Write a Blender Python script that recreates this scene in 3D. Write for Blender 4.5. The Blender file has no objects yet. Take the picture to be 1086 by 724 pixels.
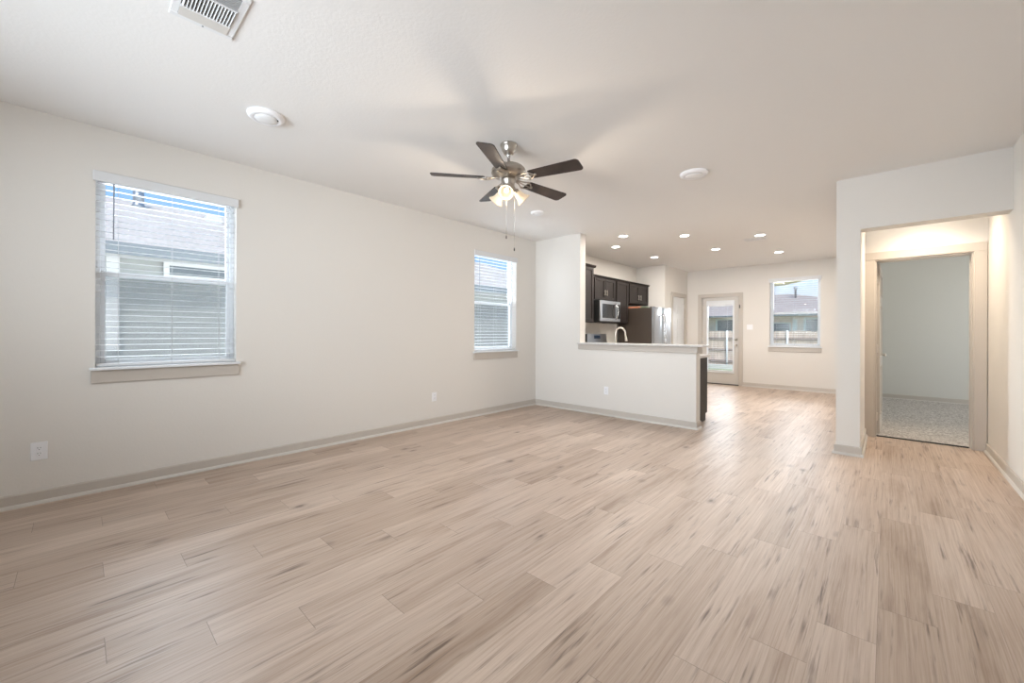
import bpy, bmesh, math, random
from mathutils import Vector, Matrix
random.seed(7)
C = bpy.context.scene.collection
scene = bpy.context.scene
PI = math.pi
R = math.radians

# ------------------------------------------------------------------ camera
cam_d = bpy.data.cameras.new('camera'); cam = bpy.data.objects.new('camera', cam_d); C.objects.link(cam)
yaw, pitch, roll, f_px = 0.7483, 0.0, 0.0031, 428.79
Fv = Vector((-math.sin(yaw)*math.cos(pitch), math.cos(yaw)*math.cos(pitch), math.sin(pitch)))
Rv = Vector((math.cos(yaw), math.sin(yaw), 0)); Uv = Rv.cross(Fv)
R2 = Rv*math.cos(roll)+Uv*math.sin(roll); U2 = -Rv*math.sin(roll)+Uv*math.cos(roll)
m = Matrix((R2, U2, -Fv)).transposed().to_4x4(); m.translation = Vector((0, 0, 1.2024))
cam.matrix_world = m
cam_d.sensor_fit = 'HORIZONTAL'; cam_d.sensor_width = 36; cam_d.lens = 36*f_px/1086
cam_d.shift_y = -9.12/1086; cam_d.clip_start = .05; cam_d.clip_end = 200
scene.camera = cam
# ------------------------------------------------------------------ view
scene.view_settings.view_transform = 'Standard'; scene.view_settings.look = 'None'
scene.view_settings.gamma = 1; scene.view_settings.use_curve_mapping = False
scene.view_settings.exposure = 1.0
# ------------------------------------------------------------------ sky
w = bpy.data.worlds.new('sky'); scene.world = w; w.use_nodes = True
nt = w.node_tree; nt.nodes.clear()
out = nt.nodes.new('ShaderNodeOutputWorld'); bg = nt.nodes.new('ShaderNodeBackground')
tc = nt.nodes.new('ShaderNodeTexCoord'); sx = nt.nodes.new('ShaderNodeSeparateXYZ'); rp = nt.nodes.new('ShaderNodeValToRGB')
nt.links.new(tc.outputs['Generated'], sx.inputs[0]); nt.links.new(sx.outputs['Z'], rp.inputs[0])
rp.color_ramp.elements[0].position = 0.03; rp.color_ramp.elements[0].color = (.95, .97, 1, 1)
rp.color_ramp.elements[1].position = 0.5; rp.color_ramp.elements[1].color = (.22, .45, .90, 1)
e = rp.color_ramp.elements.new(.17); e.color = (.40, .66, 1.0, 1)
nt.links.new(rp.outputs[0], bg.inputs[0]); bg.inputs[1].default_value = .56
nt.links.new(bg.outputs[0], out.inputs[0])
# ------------------------------------------------------------------ sun, daylight
def light(name, kind, loc, energy, col, direction=(0, 0, -1), **kw):
    d = bpy.data.lights.new(name, kind); d.energy = energy; d.color = col
    for k, v in kw.items(): setattr(d, k, v)
    o = bpy.data.objects.new(name, d); C.objects.link(o); o.location = loc
    o.rotation_euler = Vector(direction).to_track_quat('-Z', 'Y').to_euler()
    return o
light('sun', 'SUN', (8, -8, 12), 1.95, (1, .96, .9), (-.5, .55, -.85), angle=R(1))
light('daylight_rear_window', 'AREA', (-2.0, -1.72, 1.75), 34, (.83, .91, 1), (-.14, 1, .02), shape='RECTANGLE', size=2.6, size_y=1.2, spread=R(90))
light('daylight_bedroom_window', 'AREA', (3.35, 8.6, 1.6), 36, (1, .99, .96), (-1, 0, 0), shape='RECTANGLE', size=1.5, size_y=1.3)
light('daylight_window_one', 'AREA', (-6.2, .54, 2.5), 130, (.86, .93, 1), (1, 0, -.42), shape='RECTANGLE', size=1.6, size_y=1.0)
light('daylight_window_two', 'AREA', (-6.2, 4.6, 2.45), 330, (.86, .93, 1), (1, 0, -.42), shape='RECTANGLE', size=1.6, size_y=1.0)
light('daylight_back_window', 'AREA', (-1.45, 12.3, 2.2), 38, (.92, .96, 1), (0, -1, -.3), shape='RECTANGLE', size=1.3, size_y=.6)
light('daylight_back_door', 'AREA', (-2.91, 12.3, 2.0), 55, (.92, .96, 1), (0, -1, -.3), shape='RECTANGLE', size=1.3, size_y=.8)

# ------------------------------------------------------------------ materials
MATS = {}
def lin(c):
    return tuple((x/255/12.92 if x/255 <= .04045 else ((x/255+.055)/1.055)**2.4) for x in c)
def mat(name, col, rough=.6, metal=0, bump=0, bscale=60, var=0, vscale=3, spec=.5, emit=None, estr=0, stretch=None, coat=0):
    mt = bpy.data.materials.new(name); mt.use_nodes = True; n = mt.node_tree; b = n.nodes['Principled BSDF']
    b.inputs['Base Color'].default_value = (*col, 1); b.inputs['Roughness'].default_value = rough
    b.inputs['Metallic'].default_value = metal; b.inputs['Specular IOR Level'].default_value = spec
    b.inputs['Coat Weight'].default_value = coat
    g = n.nodes.new('ShaderNodeNewGeometry'); mp = n.nodes.new('ShaderNodeMapping')
    n.links.new(g.outputs['Position'], mp.inputs[0])
    if stretch: mp.inputs['Scale'].default_value = stretch
    if var:
        no = n.nodes.new('ShaderNodeTexNoise'); no.inputs['Scale'].default_value = vscale; no.inputs['Detail'].default_value = 6
        n.links.new(mp.outputs[0], no.inputs['Vector'])
        r = n.nodes.new('ShaderNodeValToRGB')
        r.color_ramp.elements[0].position = .3; r.color_ramp.elements[1].position = .7
        r.color_ramp.elements[0].color = (*[x*(1-var) for x in col], 1); r.color_ramp.elements[1].color = (*[min(1, x*(1+var)) for x in col], 1)
        n.links.new(no.outputs[0], r.inputs[0]); n.links.new(r.outputs[0], b.inputs['Base Color'])
    if bump:
        no = n.nodes.new('ShaderNodeTexNoise'); no.inputs['Scale'].default_value = bscale; no.inputs['Detail'].default_value = 3
        n.links.new(mp.outputs[0], no.inputs['Vector'])
        bp = n.nodes.new('ShaderNodeBump'); bp.inputs['Strength'].default_value = bump; bp.inputs['Distance'].default_value = .004
        n.links.new(no.outputs[0], bp.inputs['Height']); n.links.new(bp.outputs[0], b.inputs['Normal'])
    if emit:
        b.inputs['Emission Color'].default_value = (*emit, 1); b.inputs['Emission Strength'].default_value = estr
    MATS[name] = mt
    return mt
M = MATS
mat('wall_paint', (.745, .715, .672), .75, bump=.15, bscale=70)
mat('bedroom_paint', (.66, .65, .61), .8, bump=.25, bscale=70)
mat('ceiling_paint', (.82, .805, .785), .85, bump=.22, bscale=55)
mat('trim_paint', (.54, .495, .445), .45)
mat('trim_light', (.62, .59, .55), .45)
mat('white_vinyl', (.80, .82, .84), .35)
mat('white_paint', (.76, .76, .76), .4)
mat('blind_white', (.72, .73, .745), .4)
mat('cord', (.55, .55, .55), .7)
mat('wand', (.25, .26, .28), .3)
mat('white_plastic', (.86, .86, .88), .35)
mat('slot', (.03, .03, .03), .6)
mat('duct_dark', (.035, .035, .035), .9)
mat('nickel', (.47, .43, .385), .30, 1)
mat('satin_nickel', (.70, .66, .60), .35, 1)
mat('chrome', (.62, .62, .63), .22, 1)
mat('steel', (.50, .51, .53), .30, 1)
mat('steel_side', (.055, .040, .030), .45, bump=.1, bscale=300)
mat('black_gloss', (.012, .012, .013), .12)
mat('black_satin', (.02, .02, .02), .45)
mat('display', (.03, .05, .09), .15)
mat('espresso', (.020, .015, .0135), .5, spec=.3, var=.25, vscale=8, stretch=(6, 6, .6))
mat('blade_wood', (.030, .020, .017), .45, var=.35, vscale=14)
mat('counter', (.62, .60, .58), .3, var=.06, vscale=30)
mat('backsplash', (.62, .52, .42), .5)
mat('tile_white', (.7, .7, .7), .3)
mat('concrete', (.55, .54, .52), .8, var=.1, vscale=2)
mat('siding', (.37, .38, .36), .7, var=.05, vscale=4)
mat('siding_tan', (.66, .55, .48), .85, var=.12, vscale=5)
mat('ext_white', (.64, .64, .62), .6)
mat('fascia', (.20, .22, .23), .6)
mat('soffit', (.50, .43, .28), .7)
mat('window_dark', (.11, .135, .15), .15)
mat('fence_wood', (.56, .44, .36), .85, var=.25, vscale=3, stretch=(6, 6, .7))
mat('fence_rail', (.26, .20, .17), .85)
mat('pole_white', (.75, .75, .74), .4)
mat('galvanised', (.35, .37, .39), .4, .7)
mat('booklet', (.55, .22, .12), .6)
mat('booklet_green', (.12, .18, .10), .6)
mat('frosted', (.26, .23, .19), .4, emit=(1, .76, .50), estr=.30)
mat('bulb', (.3, .27, .2), .4, emit=(1, .84, .58), estr=1.4)
mat('led_lens', (.8, .8, .78), .4, emit=(1, .96, .90), estr=9)
mat('lens_off', (.82, .83, .84), .3)

def node_mat(name):
    mt = bpy.data.materials.new(name); mt.use_nodes = True; MATS[name] = mt
    return mt, mt.node_tree, mt.node_tree.nodes['Principled BSDF']
def glass(name, tint, gloss):
    mt, n, b = node_mat(name); n.nodes.remove(b)
    o = n.nodes['Material Output']; t = n.nodes.new('ShaderNodeBsdfTransparent'); g = n.nodes.new('ShaderNodeBsdfGlossy')
    t.inputs[0].default_value = (*tint, 1); g.inputs['Roughness'].default_value = .02
    fr = n.nodes.new('ShaderNodeFresnel'); fr.inputs[0].default_value = gloss
    mx = n.nodes.new('ShaderNodeMixShader'); n.links.new(fr.outputs[0], mx.inputs[0])
    n.links.new(t.outputs[0], mx.inputs[1]); n.links.new(g.outputs[0], mx.inputs[2]); n.links.new(mx.outputs[0], o.inputs[0])
glass('pane_glass', (.96, .97, .97), 1.12)
def screen_mat():
    mt, n, b = node_mat('insect_screen'); b.inputs['Base Color'].default_value = (.20, .21, .22, 1); b.inputs['Roughness'].default_value = .9
    b.inputs['Alpha'].default_value = .32
screen_mat()

class N:
    """tiny node-graph helper"""
    def __init__(s, tree): s.t = tree
    def math(s, op, a, b=None, c=None):
        n = s.t.nodes.new('ShaderNodeMath'); n.operation = op
        for i, v in enumerate((a, b, c)):
            if v is None: continue
            if isinstance(v, (int, float)): n.inputs[i].default_value = v
            else: s.t.links.new(v, n.inputs[i])
        return n.outputs[0]
    def comb(s, x, y, z):
        n = s.t.nodes.new('ShaderNodeCombineXYZ')
        for i, v in enumerate((x, y, z)):
            if isinstance(v, (int, float)): n.inputs[i].default_value = v
            else: s.t.links.new(v, n.inputs[i])
        return n.outputs[0]
    def white(s, v):
        n = s.t.nodes.new('ShaderNodeTexWhiteNoise'); n.noise_dimensions = '3D'; s.t.links.new(v, n.inputs['Vector']); return n.outputs['Value']
    def noise(s, v, scale, detail=4, rough=.5, dist=0):
        n = s.t.nodes.new('ShaderNodeTexNoise'); s.t.links.new(v, n.inputs['Vector'])
        n.inputs['Scale'].default_value = scale; n.inputs['Detail'].default_value = detail
        n.inputs['Roughness'].default_value = rough; n.inputs['Distortion'].default_value = dist
        return n.outputs[0]
    def ramp(s, v, stops):
        n = s.t.nodes.new('ShaderNodeValToRGB'); s.t.links.new(v, n.inputs[0]); cr = n.color_ramp
        while len(cr.elements) < len(stops): cr.elements.new(.5)
        for e_, (p, c) in zip(cr.elements, stops): e_.position = p; e_.color = (*c, 1) if len(c) == 3 else c
        return n.outputs[0]
    def mix(s, fac, a, b, mode='MIX'):
        n = s.t.nodes.new('ShaderNodeMixRGB'); n.blend_type = mode
        for i, v in enumerate((fac, a, b)):
            if isinstance(v, (int, float)): n.inputs[i].default_value = v
            elif isinstance(v, tuple): n.inputs[i].default_value = (*v, 1)
            else: s.t.links.new(v, n.inputs[i])
        return n.outputs[0]
def wood_floor():
    mt, t, b = node_mat('oak_plank_floor'); n = N(t)
    g = t.nodes.new('ShaderNodeNewGeometry'); s = t.nodes.new('ShaderNodeSeparateXYZ'); t.links.new(g.outputs['Position'], s.inputs[0])
    x, y = s.outputs[0], s.outputs[1]
    W, L = .1855, 1.19
    xr = n.math('DIVIDE', n.math('ADD', x, 2.255+.1855*300), W); row = n.math('FLOOR', xr)
    off = n.math('MULTIPLY', n.math('SUBTRACT', row, 300), -.293)
    yr = n.math('DIVIDE', n.math('ADD', n.math('ADD', y, -.076+1.19*60), off), L); col = n.math('FLOOR', yr)
    idn = n.white(n.comb(row, col, 9.1)); idm = n.white(n.comb(col, row, 4.7))
    fx, fy = n.math('FRACT', xr), n.math('FRACT', yr)
    shx = n.math('ADD', x, n.math('MULTIPLY', idn, 37.0)); shy = n.math('ADD', y, n.math('MULTIPLY', idm, 53.0))
    # warp for cathedral grain
    wv = n.noise(n.comb(n.math('MULTIPLY', shx, 5), n.math('MULTIPLY', shy, .9), 0), 1.0, 2)
    wx = n.math('ADD', shx, n.math('MULTIPLY', wv, .03))
    g1 = n.noise(n.comb(n.math('MULTIPLY', wx, 85), n.math('MULTIPLY', shy, 1.3), 0), 1.0, 9, .62)
    g2 = n.noise(n.comb(n.math('MULTIPLY', wx, 230), n.math('MULTIPLY', shy, 3.5), 0), 1.0, 4, .6)
    g3 = n.noise(n.comb(n.math('MULTIPLY', wx, 10), n.math('MULTIPLY', shy, 1.1), 2.0), 1.0, 5, .55)
    base = n.ramp(g1, [(.25, (.45, .345, .275)), (.48, (.565, .46, .385)), (.72, (.64, .54, .465))])
    tone = n.ramp(g3, [(.28, (.71, .64, .58)), (.46, (.96, .945, .93)), (.75, (1.06, 1.05, 1.04))])
    base = n.mix(1, base, tone, 'MULTIPLY')
    fine = n.ramp(g2, [(.3, (.85, .82, .80)), (.6, (1, 1, 1))])
    base = n.mix(1, base, fine, 'MULTIPLY')
    # thin dark streaks, patchy
    st = n.noise(n.comb(n.math('MULTIPLY', wx, 46), n.math('MULTIPLY', shy, 2.0), 7.0), 1.0, 4, .6)
    pt = n.noise(n.comb(n.math('MULTIPLY', shx, 5), n.math('MULTIPLY', shy, 2.2), 17.0), 1.0, 2, .5)
    stf = n.ramp(st, [(.55, (0, 0, 0)), (.68, (1, 1, 1))]); ptf = n.ramp(pt, [(.42, (0, 0, 0)), (.60, (1, 1, 1))])
    base = n.mix(n.math('MULTIPLY', n.math('MULTIPLY', stf, ptf), .9), base, (.16, .112, .09))
    # knots: small dark eyes with a soft halo
    vo = t.nodes.new('ShaderNodeTexVoronoi'); vo.inputs['Scale'].default_value = 1
    dx_ = n.noise(n.comb(n.math('MULTIPLY', shx, 30), n.math('MULTIPLY', shy, 14), 3.0), 1.0, 3)
    t.links.new(n.comb(n.math('ADD', n.math('MULTIPLY', shx, 4.6), n.math('MULTIPLY', dx_, .12)), n.math('MULTIPLY', shy, 2.3), 0), vo.inputs['Vector'])
    kn = n.ramp(vo.outputs['Distance'], [(.045, (1, 1, 1)), (.075, (.5, .5, .5)), (.17, (0, 0, 0))])
    gate = n.math('GREATER_THAN', n.white(vo.outputs['Position']), .5)
    base = n.mix(n.math('MULTIPLY', n.math('MULTIPLY', kn, gate), .85), base, (.135, .095, .075))
    # plank tone
    tv = n.ramp(idn, [(0, (.80, .765, .73)), (.5, (.95, .94, .93)), (1, (1.04, 1.04, 1.04))])
    base = n.mix(1, base, tv, 'MULTIPLY')
    # seams
    sx1 = n.math('LESS_THAN', fx, .010); sy1 = n.math('LESS_THAN', fy, .0016)
    seam = n.math('MAXIMUM', n.math('MULTIPLY', sx1, .28), n.math('MULTIPLY', sy1, .75))
    base = n.mix(seam, base, (.13, .10, .08))
    t.links.new(base, b.inputs['Base Color'])
    rr = n.ramp(g1, [(.3, (.46, .46, .46)), (.7, (.34, .34, .34))]); t.links.new(rr, b.inputs['Roughness'])
    b.inputs['Specular IOR Level'].default_value = .5
    bp = t.nodes.new('ShaderNodeBump'); bp.inputs['Strength'].default_value = .12; bp.inputs['Distance'].default_value = .002
    t.links.new(g2, bp.inputs['Height']); t.links.new(bp.outputs[0], b.inputs['Normal'])
wood_floor()
def carpet():
    mt, t, b = node_mat('carpet'); n = N(t)
    g = t.nodes.new('ShaderNodeNewGeometry')
    a = n.noise(g.outputs['Position'], 48, 5, .75); c = n.noise(g.outputs['Position'], 6, 2)
    base = n.ramp(a, [(.38, (.19, .165, .145)), (.49, (.50, .46, .42)), (.60, (.76, .72, .68))])
    base = n.mix(.25, base, n.ramp(c, [(.3, (.38, .36, .34)), (.7, (.5, .48, .46))]))
    t.links.new(base, b.inputs['Base Color']); b.inputs['Roughness'].default_value = 1; b.inputs['Specular IOR Level'].default_value = .1
    bp = t.nodes.new('ShaderNodeBump'); bp.inputs['Strength'].default_value = .9; bp.inputs['Distance'].default_value = .012
    t.links.new(a, bp.inputs['Height']); t.links.new(bp.outputs[0], b.inputs['Normal'])
carpet()
def shingles(name, c1, c2):
    mt, t, b = node_mat(name); n = N(t)
    g = t.nodes.new('ShaderNodeNewGeometry')
    a = n.noise(g.outputs['Position'], 9, 5, .7); c = n.noise(g.outputs['Position'], 1.2, 2)
    base = n.mix(.3, n.ramp(a, [(.35, c1), (.65, c2)]), n.ramp(c, [(.3, c1), (.7, c2)]))
    t.links.new(base, b.inputs['Base Color']); b.inputs['Roughness'].default_value = .95
shingles('shingle_pale', (.50, .44, .39), (.66, .59, .53))
shingles('shingle_tan', (.37, .30, .26), (.50, .42, .37))
def grass():
    mt, t, b = node_mat('grass'); n = N(t)
    g = t.nodes.new('ShaderNodeNewGeometry'); a = n.noise(g.outputs['Position'], 14, 5, .7)
    t.links.new(n.ramp(a, [(.3, (.20, .28, .10)), (.7, (.42, .48, .24))]), b.inputs['Base Color']); b.inputs['Roughness'].default_value = 1
grass()

# ------------------------------------------------------------------ mesh helpers
WO = {}
def wo(o): return WO.get(o.name, Vector((0, 0, 0)))
class MB:
    def __init__(s, T=None): s.bm = bmesh.new(); s.T = T or (lambda p: p); s.mi = 0
    def v(s, p): return s.bm.verts.new(Vector(s.T(Vector(p))))
    def face(s, pts, smooth=False):
        f = s.bm.faces.new([s.v(p) for p in pts]); f.material_index = s.mi; f.smooth = smooth; return f
    def box(s, lo, hi, bev=0, seg=2):
        lo, hi = [min(a, b) for a, b in zip(lo, hi)], [max(a, b) for a, b in zip(lo, hi)]
        vs = [s.v((x, y, z)) for x in (lo[0], hi[0]) for y in (lo[1], hi[1]) for z in (lo[2], hi[2])]
        fs = []
        for q in ((0, 1, 3, 2), (4, 6, 7, 5), (0, 4, 5, 1), (2, 3, 7, 6), (0, 2, 6, 4), (1, 5, 7, 3)):
            f = s.bm.faces.new([vs[i] for i in q]); f.material_index = s.mi; fs.append(f)
        if bev:
            es = list({e for f in fs for e in f.edges})
            r = bmesh.ops.bevel(s.bm, geom=es, offset=bev, segments=seg, affect='EDGES', profile=.5)
            for f in r['faces']: f.material_index = s.mi; f.smooth = True
        return s
    def prism(s, poly, a, b, fn):
        """poly of 2-D points, extruded from a to b; fn(u, v, t) -> 3-D"""
        va = [s.v(fn(u, v, a)) for u, v in poly]; vb = [s.v(fn(u, v, b)) for u, v in poly]
        n = len(poly)
        for i in range(n):
            f = s.bm.faces.new([va[i], va[(i+1) % n], vb[(i+1) % n], vb[i]]); f.material_index = s.mi
        for q in (va, vb):
            f = s.bm.faces.new(q); f.material_index = s.mi
        return s
    def lathe(s, prof, center, axis=(0, 0, 1), seg=32, smooth=True, cap=True):
        """prof: list of (r, h) along axis"""
        ax = Vector(axis).normalized(); u = ax.orthogonal().normalized(); w_ = ax.cross(u); c = Vector(center)
        rings = []
        for r, h in prof:
            if r < 1e-5: rings.append([s.v(c+ax*h)]); continue
            rings.append([s.v(c+ax*h+(u*math.cos(2*PI*i/seg)+w_*math.sin(2*PI*i/seg))*r) for i in range(seg)])
        for a, b in zip(rings, rings[1:]):
            for i in range(seg):
                j = (i+1) % seg
                if len(a) == 1 and len(b) == 1: continue
                q = [a[0], b[i], b[j]] if len(a) == 1 else [a[i], a[j], b[0]] if len(b) == 1 else [a[i], a[j], b[j], b[i]]
                f = s.bm.faces.new(q); f.material_index = s.mi; f.smooth = smooth
        if cap:
            for q in (rings[0], rings[-1]):
                if len(q) > 1: f = s.bm.faces.new(q); f.material_index = s.mi
        return s
    def tube(s, pts, r, seg=10, cap=True):
        pts = [Vector(p) for p in pts]; rs = r if isinstance(r, (list, tuple)) else [r]*len(pts)
        rings = []; up = None
        for i, p in enumerate(pts):
            d = (pts[min(i+1, len(pts)-1)]-pts[max(i-1, 0)]).normalized()
            if up is None: up = d.orthogonal().normalized()
            up = (up-d*up.dot(d)).normalized(); w_ = d.cross(up)
            rings.append([s.v(p+(up*math.cos(2*PI*k/seg)+w_*math.sin(2*PI*k/seg))*rs[i]) for k in range(seg)])
        for a, b in zip(rings, rings[1:]):
            for k in range(seg):
                f = s.bm.faces.new([a[k], a[(k+1) % seg], b[(k+1) % seg], b[k]]); f.material_index = s.mi; f.smooth = True
        if cap:
            for q in (rings[0], rings[-1]): f = s.bm.faces.new(q); f.material_index = s.mi
        return s
    def build(s, name, mats, parent=None, label=None):
        bm = s.bm; bmesh.ops.recalc_face_normals(bm, faces=bm.faces)
        lo = Vector([min(v.co[i] for v in bm.verts) for i in range(3)]); hi = Vector([max(v.co[i] for v in bm.verts) for i in range(3)])
        org = Vector(((lo.x+hi.x)/2, (lo.y+hi.y)/2, lo.z))
        for v in bm.verts: v.co -= org
        me = bpy.data.meshes.new(name); bm.to_mesh(me); bm.free()
        for q in (mats if isinstance(mats, (list, tuple)) else [mats]): me.materials.append(M[q])
        o = bpy.data.objects.new(name, me); C.objects.link(o); WO[o.name] = org
        if parent is not None: o.parent = parent; o.location = org-wo(parent)
        else: o.location = org
        if label: o['label'] = label
        return o
def empty(name, loc):
    o = bpy.data.objects.new(name, None); C.objects.link(o); o.location = loc; o.empty_display_size = .1
    WO[o.name] = Vector(loc); return o
def tag(o, label, cat, group=None):
    o['label'] = label; o['category'] = cat
    if group: o['group'] = group
    return o
def struct(o, label=None, kind='structure'):
    o['kind'] = kind
    if label: o['label'] = label
    return o

H = 2.743
XL, YB, YK, YH = -4.352, 10.39, 5.273, 5.222    # left wall, back wall, kitchen stub wall, hall header
XR, YD, YREAR = .755, 6.35, -1.6                # right wall, hall door wall, rear wall
def wall(name, x0, x1, y0, y1, z0=0, z1=H, holes=(), axis='y', matn='wall_paint', label=None):
    """box wall with rectangular holes (a0,a1,z0,z1) along its long axis, cut into cells"""
    mb = MB(); a0, a1 = (y0, y1) if axis == 'y' else (x0, x1)
    A = sorted({a0, a1, *[h[0] for h in holes], *[h[1] for h in holes]}); Z = sorted({z0, z1, *[h[2] for h in holes], *[h[3] for h in holes]})
    cell = {}
    for i in range(len(A)-1):
        for j in range(len(Z)-1):
            ca, cz = (A[i]+A[i+1])/2, (Z[j]+Z[j+1])/2
            cell[i, j] = not any(h[0] < ca < h[1] and h[2] < cz < h[3] for h in holes)
    def P(a, t, z): return (t, a, z) if axis == 'y' else (a, t, z)
    t0, t1 = (x0, x1) if axis == 'y' else (y0, y1)
    vc = {}
    def V(a, t, z):
        k = (round(a, 5), round(t, 5), round(z, 5))
        if k not in vc: vc[k] = mb.v(P(a, t, z))
        return vc[k]
    def F(*p): mb.bm.faces.new([V(*q) for q in p])
    for (i, j), on in cell.items():
        if not on: continue
        a, b_, c, d = A[i], A[i+1], Z[j], Z[j+1]
        F((a, t0, c), (b_, t0, c), (b_, t0, d), (a, t0, d)); F((a, t1, c), (a, t1, d), (b_, t1, d), (b_, t1, c))
        if not cell.get((i-1, j)): F((a, t0, c), (a, t0, d), (a, t1, d), (a, t1, c))
        if not cell.get((i+1, j)): F((b_, t0, c), (b_, t1, c), (b_, t1, d), (b_, t0, d))
        if not cell.get((i, j-1)): F((a, t0, c), (a, t1, c), (b_, t1, c), (b_, t0, c))
        if not cell.get((i, j+1)): F((a, t0, d), (b_, t0, d), (b_, t1, d), (a, t1, d))
    return struct(mb.build(name, matn), label)

# ------------------------------------------------------------------ room shell
WZ0, WZ1 = .915, 2.39
W1, W2, W3 = (.095, .990), (3.893, 4.783), (-1.902, -1.007)
DX = (-3.325, -2.505)
mb = MB(); mb.box((XL-.12, YREAR-.12, -.1), (XR+.12, YD+.07, 0)); mb.box((XL-.12, YD+.07, -.1), (-.37, YB+.14, 0))
struct(mb.build('floor', 'oak_plank_floor'), 'pale greige oak-look plank floor')
struct(MB().box((-.19, YD+.07, -.1), (3.3, 10.4, .012)).build('floor_bedroom', 'carpet'), 'speckled grey beige bedroom carpet')
struct(MB().box((XL-.15, YREAR-.15, H), (3.4, YB+.15, H+.12)).build('ceiling', 'ceiling_paint'))
wall('wall_left', XL-.15, XL, YREAR-.15, YB+.15, holes=[(*W1, WZ0, WZ1), (*W2, WZ0, WZ1)])
wall('wall_back', XL, -.379, YB, YB+.15, axis='x', holes=[(*W3, WZ0, WZ1), (*DX, 0, 2.075)])
wall('wall_rear', XL, XR, YREAR-.15, YREAR, axis='x', holes=[(-3.6, .2, .55, 2.4)])
wall('wall_right', XR, XR+.14, YREAR-.15, YD)
wall('wall_kitchen', XL, -3.467, YK, YK+.145, axis='x', label='full height wall stub beside the kitchen pass-through')
wall('wall_peninsula', -3.467, -1.751, YK, YK+.145, 0, 1.03, axis='x', label='half-height kitchen bar wall')
wall('wall_fridge_alcove', XL, -3.663, 8.995, 9.10, axis='x', label='short wall behind the refrigerator')
PD = (9.44, 10.185)
wall('wall_pantry', -3.773, -3.663, 9.10, YB, holes=[(*PD, 0, 2.075)])
wall('wall_hall', -.379, -.195, YH, YB+.15, label='end of the wall between dining area and hall')
wall('wall_hall_header', -.195, XR, YH, YH+.184, 2.228, H, axis='x', label='dropped header over the hall opening')
wall('wall_hall_back', -.195, 3.3, YD, YD+.12, axis='x', holes=[(-.108, .660, 0, 2.062)])
wall('wall_bedroom_back', -.195, 3.3, 10.29, 10.42, axis='x', matn='bedroom_paint')
wall('wall_bedroom_right', 3.18, 3.3, YD+.12, 10.29, matn='bedroom_paint', holes=[(7.85, 9.35, .95, 2.25)])
mb = MB(); mb.box((-.195, YD+.12, 0), (-.185, 10.29, H)); struct(mb.build('wall_bedroom_left', 'bedroom_paint'))
mb = MB(); mb.box((.665, YD+.12, 0), (3.18, YD+.13, H)); struct(mb.build('wall_bedroom_front', 'bedroom_paint'))

# baseboards with shoe moulding: path along a wall, n = inward normal
def baseboard(name, runs):
    mb = MB()
    prof = [(0, 0), (.030, 0), (.029, .010), (.024, .019), (.015, .024)]
    prof2 = [(0, .024), (.015, .024), (.015, .083), (.010, .092), (0, .092)]
    for (x0, y0, x1, y1, nx, ny, *ex) in runs:
        s0, s1 = ex if ex else (0, 0)
        d = Vector((x1-x0, y1-y0)); L = d.length; d /= L
        fn = lambda u, v, t: (x0+d.x*t+nx*u, y0+d.y*t+ny*u, v)
        mb.mi = 1; mb.prism(prof, -.03*s0, L+.03*s1, fn); mb.mi = 0; mb.prism(prof2, -.015*s0, L+.015*s1, fn)
    return struct(mb.build(name, ['trim_paint', 'trim_light']))  # shoe is paler: the light it catches is put into its colour
baseboard('baseboard_left', [(XL, YREAR, XL, YK, 1, 0)])
baseboard('baseboard_kitchen', [(XL, YK, -1.751, YK, 0, -1, 0, 1), (-1.751, YK, -1.751, YK+.145, 1, 0)])
baseboard('baseboard_back', [(-2.431, YB, -.379, YB, 0, -1), (-3.663, YB, -3.419, YB, 0, -1)])
baseboard('baseboard_hall', [(-.379, YH, -.195, YH, 0, -1, 1, 1), (-.195, YH, -.195, YD-.02, 1, 0), (-.379, YH, -.379, YB, -1, 0)])
baseboard('baseboard_right', [(XR, YREAR, XR, YD, -1, 0)])
baseboard('baseboard_rear', [(XL, YREAR, XR, YREAR, 0, 1)])
baseboard('baseboard_bedroom', [(-.185, 10.29, 3.18, 10.29, 0, -1), (3.18, YD+.13, 3.18, 10.29, -1, 0)])
baseboard('baseboard_pantry', [(-3.663, 10.28, -3.663, YB-.03, 1, 0), (-3.663, 8.995, -3.663, 9.345, 1, 0)])

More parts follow.
